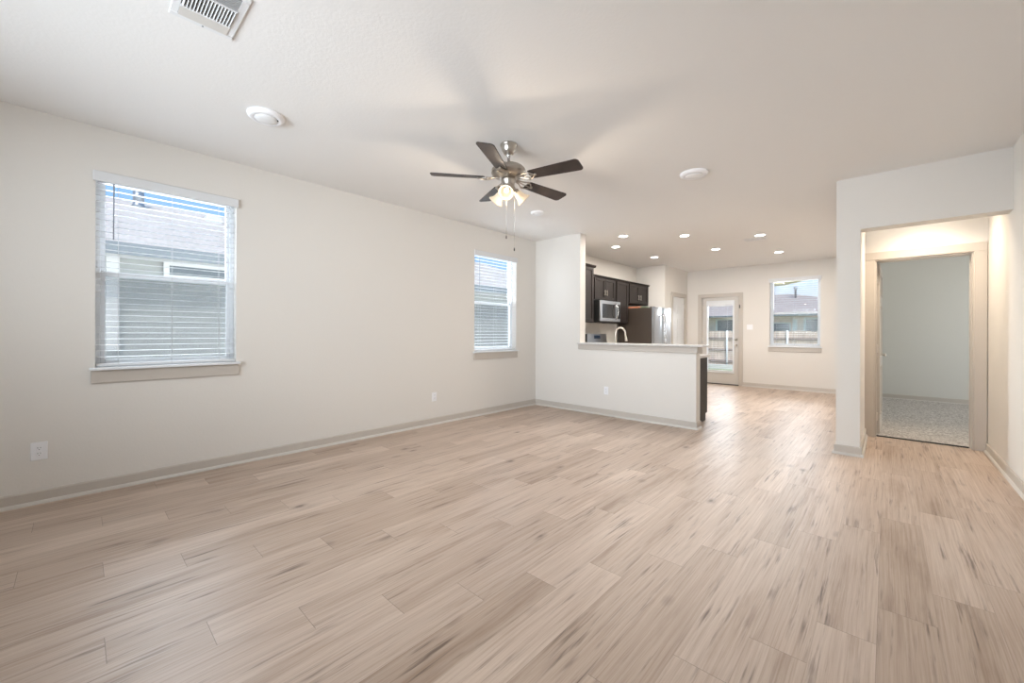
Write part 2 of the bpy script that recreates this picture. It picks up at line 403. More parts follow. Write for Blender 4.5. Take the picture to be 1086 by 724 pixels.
# ------------------------------------------------------------------ windows
TLm = lambda p: (XL-p[1], p[0], p[2])           # left wall:  p = (along, depth outward, z)
TBm = lambda p: (p[0], YB+p[1], p[2])
TRm = lambda p: (p[0], YREAR-p[1], p[2])
TQm = lambda p: (3.18+p[1], p[0], p[2])
def window(name, T, a0, a1, z0, z1, label, sill=True, screen=True):
    root = empty(name, T(((a0+a1)/2, 0, z0))); struct(root, label)
    d0, d1, fw = .085, .145, .030
    mb = MB(T)
    for (p, q) in (((a0, z0), (a0+fw, z1)), ((a1-fw, z0), (a1, z1)), ((a0+fw, z0), (a1-fw, z0+fw)), ((a0+fw, z1-.012), (a1-fw, z1))):
        mb.box((p[0], d0, p[1]), (q[0], d1, q[1]), .003, 1)
    mb.build('window_frame', 'white_vinyl', root)
    zr = z0+(z1-z0)*.488
    def sash(nm, za, zb, da, db, tr=.04):
        s_ = MB(T); w_ = .026
        b0, b1 = a0+fw, a1-fw
        for (p, q) in (((b0, za), (b0+w_, zb)), ((b1-w_, za), (b1, zb)), ((b0+w_, za), (b1-w_, za+.040)), ((b0+w_, zb-tr), (b1-w_, zb))):
            s_.box((p[0], da, p[1]), (q[0], db, q[1]), .003, 1)
        o = s_.build(nm, 'white_vinyl', root)
        MB(T).box((b0+w_-.004, (da+db)/2-.003, za+.036), (b1-w_+.004, (da+db)/2+.003, zb-tr+.004)).build('pane', 'pane_glass', o)
    sash('upper_sash', zr-.005, z1-.012, .117, .142, .018)
    sash('lower_sash', z0+fw, zr+.035, .088, .116)
    if screen:
        MB(T).box((a0+fw, .1445, z0+fw), (a1-fw, .1455, zr+.01)).build('insect_screen', 'insect_screen', root)
    if sill:
        mb = MB(T); mb.box((a0-.030, -.040, z0-.004), (a1+.030, 0, z0+.018), .006); mb.box((a0, -.01, z0), (a1, .086, z0+.017))
        mb.build('window_sill', 'white_vinyl', root)
        MB(T).box((a0-.022, -.016, z0-.100), (a1+.022, 0, z0-.004), .003).build('window_apron', 'trim_paint', root)
    return root
window('window_1', TLm, *W1, WZ0, WZ1, 'near white single-hung window in the left wall')
window('window_2', TLm, *W2, WZ0, WZ1, 'far white single-hung window in the left wall')
window('window_3', TBm, *W3, WZ0, WZ1, 'white single-hung window in the dining area back wall', screen=False)
# unseen rear picture window and bedroom window
for nm, T, a0, a1, z0, z1, ms in (('window_4', TRm, -3.6, .2, .55, 2.4, (-2.33, -1.07)), ('window_5', TQm, 7.85, 9.35, .95, 2.25, (8.6,))):
    root = empty(nm, T(((a0+a1)/2, 0, z0))); struct(root)
    mb = MB(T); f_ = .05; dd = (.03, .10)
    mb.box((a0, dd[0], z0), (a0+f_, dd[1], z1)); mb.box((a1-f_, dd[0], z0), (a1, dd[1], z1))
    mb.box((a0+f_, dd[0], z0), (a1-f_, dd[1], z0+f_)); mb.box((a0+f_, dd[0], z1-f_), (a1-f_, dd[1], z1))
    for q in ms: mb.box((q-.03, dd[0], z0+f_), (q+.03, dd[1], z1-f_))
    mb.build('window_frame', 'white_vinyl', root)
    MB(T).box((a0+.04, .06, z0+.04), (a1-.04, .066, z1-.04)).build('pane', 'pane_glass', root)

# ------------------------------------------------------------------ blinds
def blind(T, a0, a1, zt, zb, label, pitch=.0455, dmid=.034, half=.0235, val=True, wand=True, group=None, tilt=.035, name='window_blind'):
    root = empty(name, T(((a0+a1)/2, 0, zb))); tag(root, label, 'blinds', group)
    g = .004
    if val: MB(T).box((a0-.014, -.022, zt-.072), (a1+.014, -.004, zt+.004), .004).build('valance', 'blind_white', root)
    MB(T).box((a0+g, dmid-.022, zt-.045), (a1-g, dmid+.022, zt-.004)).build('head_rail', 'blind_white', root)
    zs = zt-.075; k = 0
    while zs > zb+.035:
        mb = MB(T); n = 4; top = []; bot = []
        sec = []
        for i in range(n+1):
            u = -half+2*half*i/n; sec.append((u, .0007*(1-(u/half)**2)+tilt*u))
        poly = [(u, v+.0006) for u, v in sec]+[(u, v-.0006) for u, v in reversed(sec)]
        mb.prism(poly, a0+g, a1-g, lambda u, v, t: (t, dmid+u, zs+v))
        mb.build('slat', 'blind_white', root)
        zs -= pitch; k += 1
    MB(T).box((a0+g, dmid-.022, zb+.004), (a1-g, dmid+.022, zb+.026), .004, 1).build('bottom_rail', 'blind_white', root)
    L = a1-a0
    for q in ((.14, .5, .86) if L > .7 else (.2, .8)):
        mb = MB(T)
        for s_ in (-half-.001, half+.001): mb.tube([(a0+L*q, dmid+s_, zb+.02), (a0+L*q, dmid+s_, zt-.04)], .0009, 5)
        mb.build('ladder_cord', 'cord', root)
    if wand:
        a = a0+.11*L
        MB(T).tube([(a, dmid-half-.012, zt-.07), (a-.002, dmid-half-.014, zt-.50)], .0042, 6).build('tilt_wand', 'wand', root)
gb = 'horizontal blinds in the windows'
blind(TLm, *W1, 2.405, .933, 'white horizontal slat blind on the large near window at left', group=gb)
blind(TLm, *W2, 2.392, .933, 'white horizontal slat blind on the far left-wall window beside the kitchen wall', group=gb)
blind(TBm, *W3, 2.400, .933, 'white horizontal slat blind on the dining window right of the back door', group=gb)

# ------------------------------------------------------------------ doors
def casing(root, T, a0, a1, zt, w_=.092, d=.018, hd=None, name='casing'):
    mb = MB(T); hd = hd or w_
    mb.box((a0-w_, -d, 0), (a0, 0, zt), .003, 1); mb.box((a1, -d, 0), (a1+w_, 0, zt), .003, 1); mb.box((a0-w_, -d, zt), (a1+w_, 0, zt+hd), .003, 1)
    return mb.build(name, 'trim_paint', root)
# exterior glazed door
d1_ = empty('door_1', (-2.915, YB, 0)); struct(d1_, 'full-glass exterior door in the back wall')
casing(d1_, TBm, DX[0], DX[1], 2.07, .082, hd=.078)
mb = MB(TBm)
mb.box((DX[0], 0, 0), (DX[0]+.012, .14, 2.075)); mb.box((DX[1]-.012, 0, 0), (DX[1], .14, 2.075)); mb.box((DX[0], 0, 2.062), (DX[1], .14, 2.075))
mb.build('door_jamb', 'trim_paint', d1_)
x0, x1 = DX[0]+.014, DX[1]-.014; gx0, gx1, gz0, gz1 = -3.195, -2.635, .30, 1.955
mb = MB(TBm)
for lo, hi in (((x0, .04, .018), (gx0, .085, 2.058)), ((gx1, .04, .018), (x1, .085, 2.058)), ((gx0, .04, .018), (gx1, .085, gz0)), ((gx0, .04, gz1), (gx1, .085, 2.058))): mb.box(lo, hi)
leaf = mb.build('door_leaf', 'trim_light', d1_)
mb = MB(TBm)
for lo, hi in (((gx0-.025, .016, gz0-.03), (gx0+.012, .040, gz1+.03)), ((gx1-.012, .016, gz0-.03), (gx1+.025, .040, gz1+.03)), ((gx0+.012, .016, gz0-.03), (gx1-.012, .040, gz0+.012)), ((gx0+.012, .016, gz1-.06), (gx1-.012, .040, gz1+.03))): mb.box(lo, hi, .004, 1)
mb.build('glazing_frame', 'white_vinyl', leaf)
MB(TBm).box((gx0-.002, .060, gz0-.002), (gx1+.002, .066, gz1+.002)).build('pane', 'pane_glass', leaf)
MB(TBm).box((DX[0], -.005, 0), (DX[1], .15, .018), .003, 1).build('threshold', 'black_satin', d1_)
for zz, nm in ((1.067, 'deadbolt'), (.932, 'door_knob')):
    mb = MB(); c = (-2.577, YB+.04, zz)
    mb.lathe([(.0, 0), (.031, 0), (.031, .006), (.012, .012), (.012, .03)] + ([(.026, .04), (.028, .055), (.02, .066), (0, .068)] if nm == 'door_knob' else [(.018, .030), (.018, .036), (0, .037)]), c, (0, -1, 0), 20)
    mb.build(nm, 'satin_nickel', d1_)
for zz in (1.83, 1.06, .25): MB(TBm).box((x0-.010, .022, zz-.045), (x0+.012, .040, zz+.045)).build('hinge', 'satin_nickel', d1_)
blind(TBm, gx0+.014, gx1-.014, gz1-.055, gz0+.012, 'narrow white slat blind covering the glass of the back door', pitch=.040, dmid=.028, half=.0105, val=False, wand=False, group=gb)
# door contact sensor
mb = MB(); mb.box((-2.497, YB-.034, 1.785), (-2.478, YB-.0185, 1.865), .003); 
tag(mb.build('door_sensor', 'black_satin'), 'small dark alarm contact on the casing at upper right of the back door', 'sensor')

# pantry door (six-panel style)
TP = lambda p: (-3.663-p[1], p[0], p[2])
def panel_door(root, T, a0, a1, z0, z1, d0, th, matn, rows, hollow=.008):
    """slab with recessed raised-panel fields on both faces"""
    mb = MB(T); mb.box((a0, d0+hollow, z0), (a1, d0+th-hollow, z1))
    w_ = a1-a0; st = .11*w_/.76+.01; mid = .09
    cols = [(a0+st, (a0+a1)/2-mid/2), ((a0+a1)/2+mid/2, a1-st)]
    for side in (0, 1):
        da, db = (d0, d0+hollow) if side == 0 else (d0+th-hollow, d0+th)
        mb.box((a0, da, z0), (a0+st, db, z1)); mb.box((a1-st, da, z0), (a1, db, z1)); mb.box((cols[0][1], da, z0), (cols[1][0], db, z1))
        zz = [z0]+[q for r in rows for q in r]+[z1]
        for c in cols:
            for i in range(0, len(zz), 2): mb.box((c[0], da, zz[i]), (c[1], db, zz[i+1]))
            for r in rows: mb.box((c[0]+.025, da+(.003 if side == 0 else 0), r[0]+.025), (c[1]-.025, db-(.003 if side else 0), r[1]-.025), .003, 1)
    return mb.build('door_leaf', matn, root)
ROWS = [(.20, .80), (.93, 1.55), (1.67, 1.93)]
d2_ = empty('door_2', (-3.663, 9.81, 0)); struct(d2_, 'closed white panelled pantry door')
casing(d2_, TP, *PD, 2.075, .088)
mb = MB(TP); mb.box((PD[0], 0, 0), (PD[0]+.01, .10, 2.075)); mb.box((PD[1]-.01, 0, 0), (PD[1], .10, 2.075)); mb.box((PD[0], 0, 2.065), (PD[1], .10, 2.075)); mb.build('door_jamb', 'trim_paint', d2_)
lf = panel_door(d2_, TP, PD[0]+.012, PD[1]-.012, .01, 2.062, .01, .035, 'white_paint', ROWS)
MB().lathe([(0, 0), (.028, 0), (.028, .005), (.010, .010), (.010, .03), (.024, .04), (.026, .052), (.016, .062), (0, .063)], (-3.673, PD[0]+.075, .93), (1, 0, 0), 20).build('door_knob', 'satin_nickel', lf)
for zz in (1.85, 1.03, .22): MB(TP).box((PD[1]-.016, -.004, zz-.045), (PD[1]-.004, .010, zz+.045)).build('hinge', 'satin_nickel', d2_)

# bedroom door, open 90 degrees into the room
TH = lambda p: (p[0], YD+p[1], p[2])
d3_ = empty('door_3', (.276, YD, 0)); struct(d3_, 'open bedroom door and its tan casing')
casing(d3_, TH, -.106, .658, 2.062, .092)
mb = MB(TH); mb.box((-.108, 0, 0), (-.092, .12, 2.062)); mb.box((.644, 0, 0), (.660, .12, 2.062)); mb.box((-.092, 0, 2.046), (.644, .12, 2.062))
mb.box((.634, .05, 0), (.644, .08, 2.046)); mb.box((-.082, .05, 2.036), (.634, .08, 2.046))
mb.build('door_jamb', 'trim_paint', d3_)
TDl = lambda p: (-.100+p[1]+(p[0]-YD-.15)*.022, p[0], p[2])
lf = panel_door(d3_, TDl, YD+.150, YD+.902, .015, 2.04, 0, .035, 'trim_paint', ROWS)
MB().lathe([(0, 0), (.026, 0), (.026, .004), (.010, .007), (.010, .018), (.022, .024), (.024, .034), (.014, .042), (0, .043)], (-.052, YD+.84, .93), (1, 0, 0), 20).build('door_knob', 'satin_nickel', lf)
for zz in (1.84, 1.03, .22):
    mb = MB(); mb.box((-.094, YD+.118, zz-.045), (-.080, YD+.152, zz+.045)); mb.tube([(-.088, YD+.135, zz-.048), (-.088, YD+.135, zz+.048)], .008, 8); mb.build('hinge', 'satin_nickel', d3_)
struct(MB().box((-.092, YD+.058, 0), (.644, YD+.072, .014)).build('trim_1', 'black_satin'), 'dark transition strip at the bedroom doorway')

# ------------------------------------------------------------------ bar ledge
tag(MB().box((-3.49, YK-.062, 1.032), (-1.655, YK+.20, 1.058), .007).build('bar_ledge', 'counter'), 'long pale bar-top ledge capping the half-height kitchen wall', 'bar top')
mb = MB(); mb.box((-3.49, YK-.022, .955), (-1.731, YK, 1.032), .003, 1); mb.box((-1.751, YK, .955), (-1.731, YK+.145, 1.032), .003, 1)
struct(mb.build('trim_2', 'trim_paint'), 'flat trim band under the bar ledge')

# ------------------------------------------------------------------ outlets & switches
def plate(T, a, z, label, kind='outlet', group=None, w_=.072, h_=.116):
    root = empty('wall_'+kind if kind == 'outlet' else 'light_switch', T((a, 0, z-h_/2))); tag(root, label, 'outlet' if kind == 'outlet' else 'switch', group)
    MB(T).box((a-w_/2, -.006, z-h_/2), (a+w_/2, 0, z+h_/2), .003).build('cover_plate', 'white_plastic', root)
    if kind == 'outlet':
        for dz in (-.0195, .0195):
            r = MB(T).box((a-.017, -.0085, z+dz-.0145), (a+.017, -.0055, z+dz+.0145), .004, 2).build('receptacle', 'white_plastic', root)
            mb = MB(T)
            for da, hh in ((-.0065, .009), (.0065, .007)): mb.box((a+da-.0012, -.0090, z+dz+.004-hh/2), (a+da+.0012, -.0084, z+dz+.004+hh/2))
            mb.box((a-.0022, -.0090, z+dz-.0105), (a+.0022, -.0084, z+dz-.006)); mb.build('socket_slots', 'slot', r)
    else:
        for da in (-.023, .023):
            MB(T).box((a+da-.0045, -.013, z-.010), (a+da+.0045, -.0055, z+.010), .002, 1).build('toggle', 'white_plastic', root)
plate(TLm, -.176, .366, 'white duplex outlet low on left wall, below and left of the near window', group='wall outlets', w_=.080, h_=.125)
plate(TLm, 3.192, .363, 'small white outlet low on left wall between the two windows', group='wall outlets')
plate(lambda p: (p[0], YK+p[1], p[2]), -3.011, .364, 'white outlet low on the kitchen bar wall', group='wall outlets')
plate(TBm, -2.286, 1.366-.17, 'white double switch plate on back wall between glass door and window', 'switch', w_=.118) if False else None
plate(TBm, -2.286, 1.35, 'white double switch plate on back wall between glass door and window', 'switch', w_=.118)

# ------------------------------------------------------------------ ceiling fixtures
def can_light(x, y, label, power=8):
    root = empty('recessed_light', (x, y, H)); tag(root, label, 'ceiling light', 'recessed downlights over kitchen and dining area')
    MB().lathe([(.062, 0), (.084, 0), (.084, -.003), (.078, -.006), (.066, -.007), (.062, -.004)], (x, y, H-.0005), seg=36).build('trim_ring', 'white_paint', root)
    MB().lathe([(0, -.001), (.064, -.001), (.064, -.007), (.05, -.009), (.0, -.010)], (x, y, H), seg=36).build('lens', 'led_lens', root)
    light('recessed_lamp', 'AREA', (x, y, H-.02), power, (1, .93, .85), shape='DISK', size=.14).parent = None
for x, y, l in ((-3.067, 5.884, 'lit recessed downlight nearest the wall stub, above the bar'), (-3.55, 6.532, 'lit recessed downlight in front of the tall upper cabinet, leftmost of all'),
                (-3.455, 7.943, 'lit recessed downlight in front of the refrigerator'), (-2.34, 6.50, 'lit recessed downlight over the kitchen floor right of the peninsula sink'),
                (-2.30, 7.932, 'lit recessed downlight in the middle of the room toward the back door'), (-1.461, 7.254, 'lit recessed downlight just beside the ceiling air register'),
                (-1.502, 8.997, 'lit recessed downlight nearest the dining window')):
    can_light(x, y, l)
def disc(x, y, r, name, label, cat, led=False):
    root = empty(name, (x, y, H)); tag(root, label, cat)
    MB().lathe([(0, 0), (r, 0), (r, -.008), (r*.97, -.016), (r*.86, -.026), (r*.72, -.030), (r*.66, -.026)]+[(0, -.024)], (x, y, H), seg=48).build('housing', 'white_plastic', root)
    MB().lathe([(0, -.0245), (r*.63, -.0262), (r*.60, -.030), (r*.35, -.036), (0, -.038)], (x, y, H), seg=40).build('lens' if not led else 'sensor_cap', 'lens_off', root)
    if led: MB().lathe([(0, -.030), (.004, -.030), (.004, -.037), (0, -.038)], (x+r*.4, y+r*.5, H), seg=8).build('indicator', 'slot', root)
disc(-3.242, .916, .118, 'smoke_alarm', 'round white smoke alarm with a dark indicator dot, on ceiling above the near window', 'smoke alarm', True)
disc(-1.366, 4.035, .125, 'flush_disc_light', 'unlit white disc fixture on the ceiling right of the fan', 'ceiling light')
disc(-3.278, 4.001, .085, 'smoke_detector', 'small white round detector on the ceiling between fan and kitchen wall', 'smoke detector')

# near ceiling register
rg = empty('ceiling_register', (-2.36, .427, H)); tag(rg, 'large white louvred supply register on the ceiling at top left', 'air vent')
x0, x1, y0, y1 = -2.536, -2.165, .298, .552
mb = MB()
def rim(mb, x0, x1, y0, y1, w_, z0, z1):
    mb.box((x0, y0, z0), (x0+w_, y1, z1), .002, 1); mb.box((x1-w_, y0, z0), (x1, y1, z1), .002, 1)
    mb.box((x0+w_, y0, z0), (x1-w_, y0+w_, z1), .002, 1); mb.box((x0+w_, y1-w_, z0), (x1-w_, y1, z1), .002, 1)
rim(mb, x0, x1, y0, y1, .030, H-.007, H-.0005)
mb.build('frame', 'white_paint', rg)
MB().box((x0+.03, y0+.03, H-.0025), (x1-.03, y1-.03, H-.0008)).build('duct_opening', 'duct_dark', rg)
MB().box((x0+.030, y0+.030, H-.010), (-2.432, y1-.030, H-.004)).build('damper_plate', 'trim_light', rg)
for xa in (-2.432, -2.292, ):
    MB().box((xa, y0+.03, H-.013), (xa+.009, y1-.03, H-.003)).build('divider_bar', 'white_paint', rg)
for k in range(15):
    yy = y0+.037+k*(y1-y0-.074)/14
    mb = MB(); mb.prism([(-.0008, -.002), (.0008, -.002), (.0058, -.014), (.0042, -.014)], -2.423, -2.292, lambda u, v, t: (t, yy+u-.003, H+v)); mb.build('louvre', 'white_paint', rg)
for k in range(7):
    xx = -2.276+k*.0125
    mb = MB(); mb.prism([(-.0008, -.002), (.0008, -.002), (.0058, -.014), (.0042, -.014)], y0+.03, y1-.03, lambda u, v, t: (xx+u-.003, t, H+v)); mb.build('cross_louvre', 'white_paint', rg)
MB().lathe([(0, 0), (.004, 0), (.004, -.002), (0, -.003)], (-2.523, .427, H-.007), seg=10).build('screw', 'galvanised', rg)

# kitchen register
rk = empty('ceiling_register', (-1.57, 7.53, H)); tag(rk, 'small white air register on the kitchen ceiling beside a downlight', 'air vent')
mb = MB(); rim(mb, -1.74, -1.42, 7.42, 7.62, .022, H-.007, H-.0005); mb.build('frame', 'white_paint', rk)
MB().box((-1.718, 7.442, H-.0025), (-1.442, 7.598, H-.0008)).build('duct_opening', 'duct_dark', rk)
for k in range(9):
    yy = 7.452+k*.0165
    mb = MB(); mb.prism([(-.001, -.002), (.001, -.002), (.010, -.012), (.008, -.012)], -1.718, -1.442, lambda u, v, t: (t, yy+u-.004, H+v)); mb.build('louvre', 'white_paint', rk)

# ------------------------------------------------------------------ hall flush lamp (above the header, lights the hall)
hl = empty('hall_ceiling_light', (.28, 5.90, H)); tag(hl, 'round flush lamp on the hall ceiling behind the dropped header', 'ceiling light')
MB().lathe([(0, 0), (.13, 0), (.13, -.02), (.12, -.025), (0, -.025)], (.28, 5.90, H)).build('housing', 'satin_nickel', hl)
MB().lathe([(.118, -.025), (.11, -.06), (.07, -.085), (0, -.095)], (.28, 5.90, H)).build('lens', 'led_lens', hl)
light('hall_lamp', 'AREA', (.28, 5.90, H-.10), 6.5, (1, .83, .64), shape='DISK', size=.3, spread=R(112))

# ------------------------------------------------------------------ ceiling fan
FX, FY = -2.278, 2.407
fan = empty('ceiling_fan', (FX, FY, H)); tag(fan, 'five-blade dark wood and brushed nickel ceiling fan with three lit bell shades', 'ceiling fan')
MB().lathe([(0, 0), (.070, 0), (.070, -.010), (.062, -.016), (.056, -.045), (.040, -.075), (.030, -.083), (0, -.083)], (FX, FY, H), seg=36).build('canopy', 'nickel', fan)
MB().lathe([(0, -.081), (.020, -.083), (.024, -.090), (.020, -.100), (.013, -.104), (.011, -.166), (0, -.166)], (FX, FY, H), seg=20).build('downrod', 'chrome', fan)
MB().lathe([(0, 2.580), (.040, 2.579), (.085, 2.572), (.118, 2.558), (.137, 2.538), (.142, 2.520), (.142, 2.506), (.132, 2.500), (.130, 2.490), (.100, 2.476), (.070, 2.466), (0, 2.464)], (FX, FY, 0), seg=48).build('motor_housing', 'nickel', fan)
MB().lathe([(0, 2.466), (.060, 2.464), (.062, 2.440), (.050, 2.426), (.050, 2.400), (.056, 2.390), (.056, 2.368), (.040, 2.352), (.015, 2.344), (0, 2.342)], (FX, FY, 0), seg=36).build('switch_housing', 'nickel', fan)
ZB = 2.460; A0 = R(-61.8)
def place(p, ang, tilt=0, piv=(0, 0, 0)):
    p = Vector(p)
    if tilt: p = Matrix.Rotation(tilt, 3, 'X') @ p
    p = Matrix.Rotation(R(2.0), 3, Fv) @ (Matrix.Rotation(ang, 3, 'Z') @ p)
    return p+Vector((FX, FY, ZB))
for k in range(5):
    ang = A0+k*2*PI/5
    # blade outline: rounded rectangle, slightly wider outwards
    T = lambda p, a=ang: place(p, a, R(-12))
    r0, r1, w0, w1 = .195, .634, .052, .068
    pts = []
    def arc(cx, cy, r, a0, a1, n=5): return [(cx+r*math.cos(a0+(a1-a0)*i/n), cy+r*math.sin(a0+(a1-a0)*i/n)) for i in range(n+1)]
    pts += arc(r0+.02, -w0+.02, .02, -PI, -PI/2); pts += arc(r1-.03, -w1+.03, .03, -PI/2, 0); pts += arc(r1-.03, w1-.03, .03, 0, PI/2); pts += arc(r0+.02, w0-.02, .02, PI/2, PI)
    mb = MB(T); mb.prism(pts, .001, .0075, lambda u, v, t: (u, v, t)); bl_ = mb.build('blade', 'blade_wood', fan)
    # bracket: openwork iron
    mb = MB(T)
    mb.tube([(.075, -.012, .012), (.125, -.020, .004), (.165, -.044, -.004), (.205, -.040, -.005), (.235, -.012, -.005), (.250, 0, -.005)], .0055, 8)
    mb.tube([(.075, .012, .012), (.125, .020, .004), (.165, .044, -.004), (.205, .040, -.005), (.235, .012, -.005), (.250, 0, -.005)], .0055, 8)
    mb.tube([(.115, 0, .006), (.160, 0, -.003), (.250, 0, -.005)], .0045, 8)
    mb.box((.080, -.020, .004), (.125, .020, .016), .004, 1)
    for q in ((.178, -.042), (.178, .042), (.248, 0)): mb.lathe([(0, -.010), (.011, -.009), (.012, -.002), (.011, .001), (0, .001)], (q[0], q[1], 0), seg=14)
    mb.build('blade_bracket', 'nickel', fan)
CAMA = math.atan2(-2.41, 2.28)
for k in range(3):
    a = CAMA-R(9)+k*2*PI/3; dr = Vector((math.cos(a), math.sin(a), 0)); c0 = Vector((FX, FY, 0))
    ax = (dr*math.sin(R(48))-Vector((0, 0, 1))*math.cos(R(48))).normalized()
    p0 = c0+dr*.036+Vector((0, 0, 2.394)); p1 = c0+dr*.052+Vector((0, 0, 2.380)); p2 = p1+ax*.012
    arm = MB().tube([p0, p1, p2], .011, 10).build('lamp_arm', 'nickel', fan)
    MB().lathe([(0, 0), (.022, .0), (.026, .010), (.026, .026), (.018, .028), (0, .028)], p1+ax*.004, ax, 24).build('socket_cup', 'nickel', arm)
    prof = [(.021, 0), (.029, .010), (.034, .028), (.037, .048), (.043, .068), (.056, .086), (.064, .096), (.061, .0965), (.053, .086), (.040, .068), (.034, .048), (.031, .028), (.026, .011), (.018, .002)]
    sh = MB().lathe(prof, p1+ax*.020, ax, 36, cap=False).build('lamp_shade', 'frosted', fan)
    MB().lathe([(.010, 0), (.012, .014), (.019, .030), (.022, .044), (.019, .058), (.010, .067), (0, .069)], p1+ax*.026, ax, 20).build('bulb', 'bulb', sh)
    light('fan_bulb_and_fill', 'SPOT', p1+ax*.122, 6.5, (1, .84, .66), ax, shadow_soft_size=.06, spot_size=R(178), spot_blend=.12)
light('fan_bulb_and_fill', 'POINT', (FX, FY, 2.295), 1.6, (1, .80, .58), shadow_soft_size=.04)  # extra point light without a bulb, added to brighten brackets, blades and shades
for dx, dy, zb in ((-.012, -.012, 2.0), (.034, .034, 1.90)):
    mb = MB(); mb.tube([(FX+dx, FY+dy, 2.37), (FX+dx, FY+dy, zb)], .0012, 6); ch = mb.build('pull_chain', 'nickel', fan)
    MB().lathe([(0, .03), (.004, .028), (.0055, .012), (.004, .002), (0, 0)], (FX+dx, FY+dy, zb-.028), seg=12).build('chain_fob', 'blade_wood', ch)

# ------------------------------------------------------------------ kitchen cabinets
XC = -4.03
def bar_handle(root, x, y, z, L=.11):
    mb = MB(); mb.box((x+.016, y-.006, z-L/2), (x+.026, y+.006, z+L/2), .003, 1)
    for s_ in (-1, 1): mb.box((x, y-.004, z+s_*(L/2-.02)-.004), (x+.018, y+.004, z+s_*(L/2-.02)+.004))
    return mb.build('handle', 'satin_nickel', root)
def shaker(root, x, y0, y1, z0, z1, hy=None, hz=None, name='door'):
    mb = MB(); s_ = .055
    mb.box((x, y0, z0), (x+.020, y0+s_, z1), .0015, 1); mb.box((x, y1-s_, z0), (x+.020, y1, z1), .0015, 1)
    mb.box((x, y0+s_, z0), (x+.020, y1-s_, z0+s_), .0015, 1); mb.box((x, y0+s_, z1-s_), (x+.020, y1-s_, z1), .0015, 1)
    mb.box((x, y0+s_-.004, z0+s_-.004), (x+.010, y1-s_+.004, z1-s_+.004))
    d = mb.build(name, 'espresso', root)
    if hy is not None: bar_handle(d, x+.020, hy, hz)
    return d
def upper(y0, y1, z0, z1, doors, label, xf=XC, crown=True, xc=None):
    root = empty('wall_cabinet', (xf, (y0+y1)/2, z0)); tag(root, label, 'cabinet', 'dark kitchen wall cabinets')
    MB().box((XL, y0, z0), (xf-.02, y1, z1)).build('cabinet_box', 'espresso', root)
    for d in doors: shaker(root, xf-.02, *d[:2], z0+.012, z1-.025, d[2], d[3])
    if crown:
        mb = MB(); mb.box((XL, y0, z1-.014), (xf+.006, y1, z1+.004)); mb.box((XL, y0, z1+.004), (xf+.022, y1, z1+.014)); mb.build('crown_top', 'espresso', root)
    return root
# tall staggered cabinet
root = upper(5.95, 6.535, 1.400, 2.435, [(5.975, 6.51, 6.03, 1.50)], 'tallest dark wall cabinet, stepping up at the left of the kitchen run', xf=-3.985, crown=False)
mb = MB()
mb.prism([(0, 0), (.012, 0), (.045, .035), (.045, .045), (0, .045)], 5.95, 6.535, lambda u, v, t: (-4.006+u, t, 2.412+v))
mb.prism([(0, 0), (.012, 0), (.045, .035), (.045, .045), (0, .045)], XL, -3.961, lambda u, v, t: (t, 6.534+u*.6, 2.412+v)); mb.build('crown_moulding', 'espresso', root)
upper(6.575, 7.428, 1.835, 2.29, [(6.625, 7.012, 6.975, 1.985), (7.018, 7.395, 7.055, 1.985)], 'dark two-door wall cabinet directly above the microwave')
upper(7.430, 7.985, 1.405, 2.29, [(7.475, 7.96, None, None)], 'dark single-door wall cabinet between microwave and refrigerator')
upper(7.987, 8.985, 1.842, 2.29, [(8.03, 8.475, 8.43, 1.985), (8.481, 8.925, 8.53, 1.985)], 'dark two-door wall cabinet above the refrigerator')

# microwave
mw = empty('microwave', (-4.1, 7.0, 1.412)); tag(mw, 'stainless over-the-range microwave with black glass and curved handle', 'microwave')
MB().box((XL, 6.640, 1.415), (-3.955, 7.420, 1.825), .004, 1).build('body', 'black_satin', mw)
mb = MB(); a, b_, c, d = 6.642, 7.418, 1.432, 1.822
mb.box((-3.955, a, c), (-3.925, 6.725, d), .004, 1); mb.box((-3.955, 7.235, c), (-3.925, b_, d), .004, 1); mb.box((-3.955, 6.725, c), (-3.925, 7.235, c+.060), .004, 1); mb.box((-3.955, 6.725, d-.062), (-3.925, 7.235, d), .004, 1)
dr = mb.build('door', 'steel', mw)
MB().box((-3.955, 6.720, c+.055), (-3.931, 7.240, d-.058)).build('door_glass', 'black_gloss', dr)
MB().box((-3.9255, 7.275, c+.055), (-3.9225, 7.405, d-.055), .001, 1).build('control_panel', 'black_gloss', mw)
MB().tube([(-3.925, 7.225, c+.04), (-3.895, 7.225, c+.065), (-3.872, 7.225, c+.14), (-3.868, 7.225, (c+d)/2), (-3.872, 7.225, d-.14), (-3.895, 7.225, d-.065), (-3.925, 7.225, d-.04)], .011, 10).build('handle', 'chrome', mw)
MB().box((-4.3, 6.66, 1.409), (-3.97, 7.40, 1.417)).build('underside_vent', 'black_satin', mw)

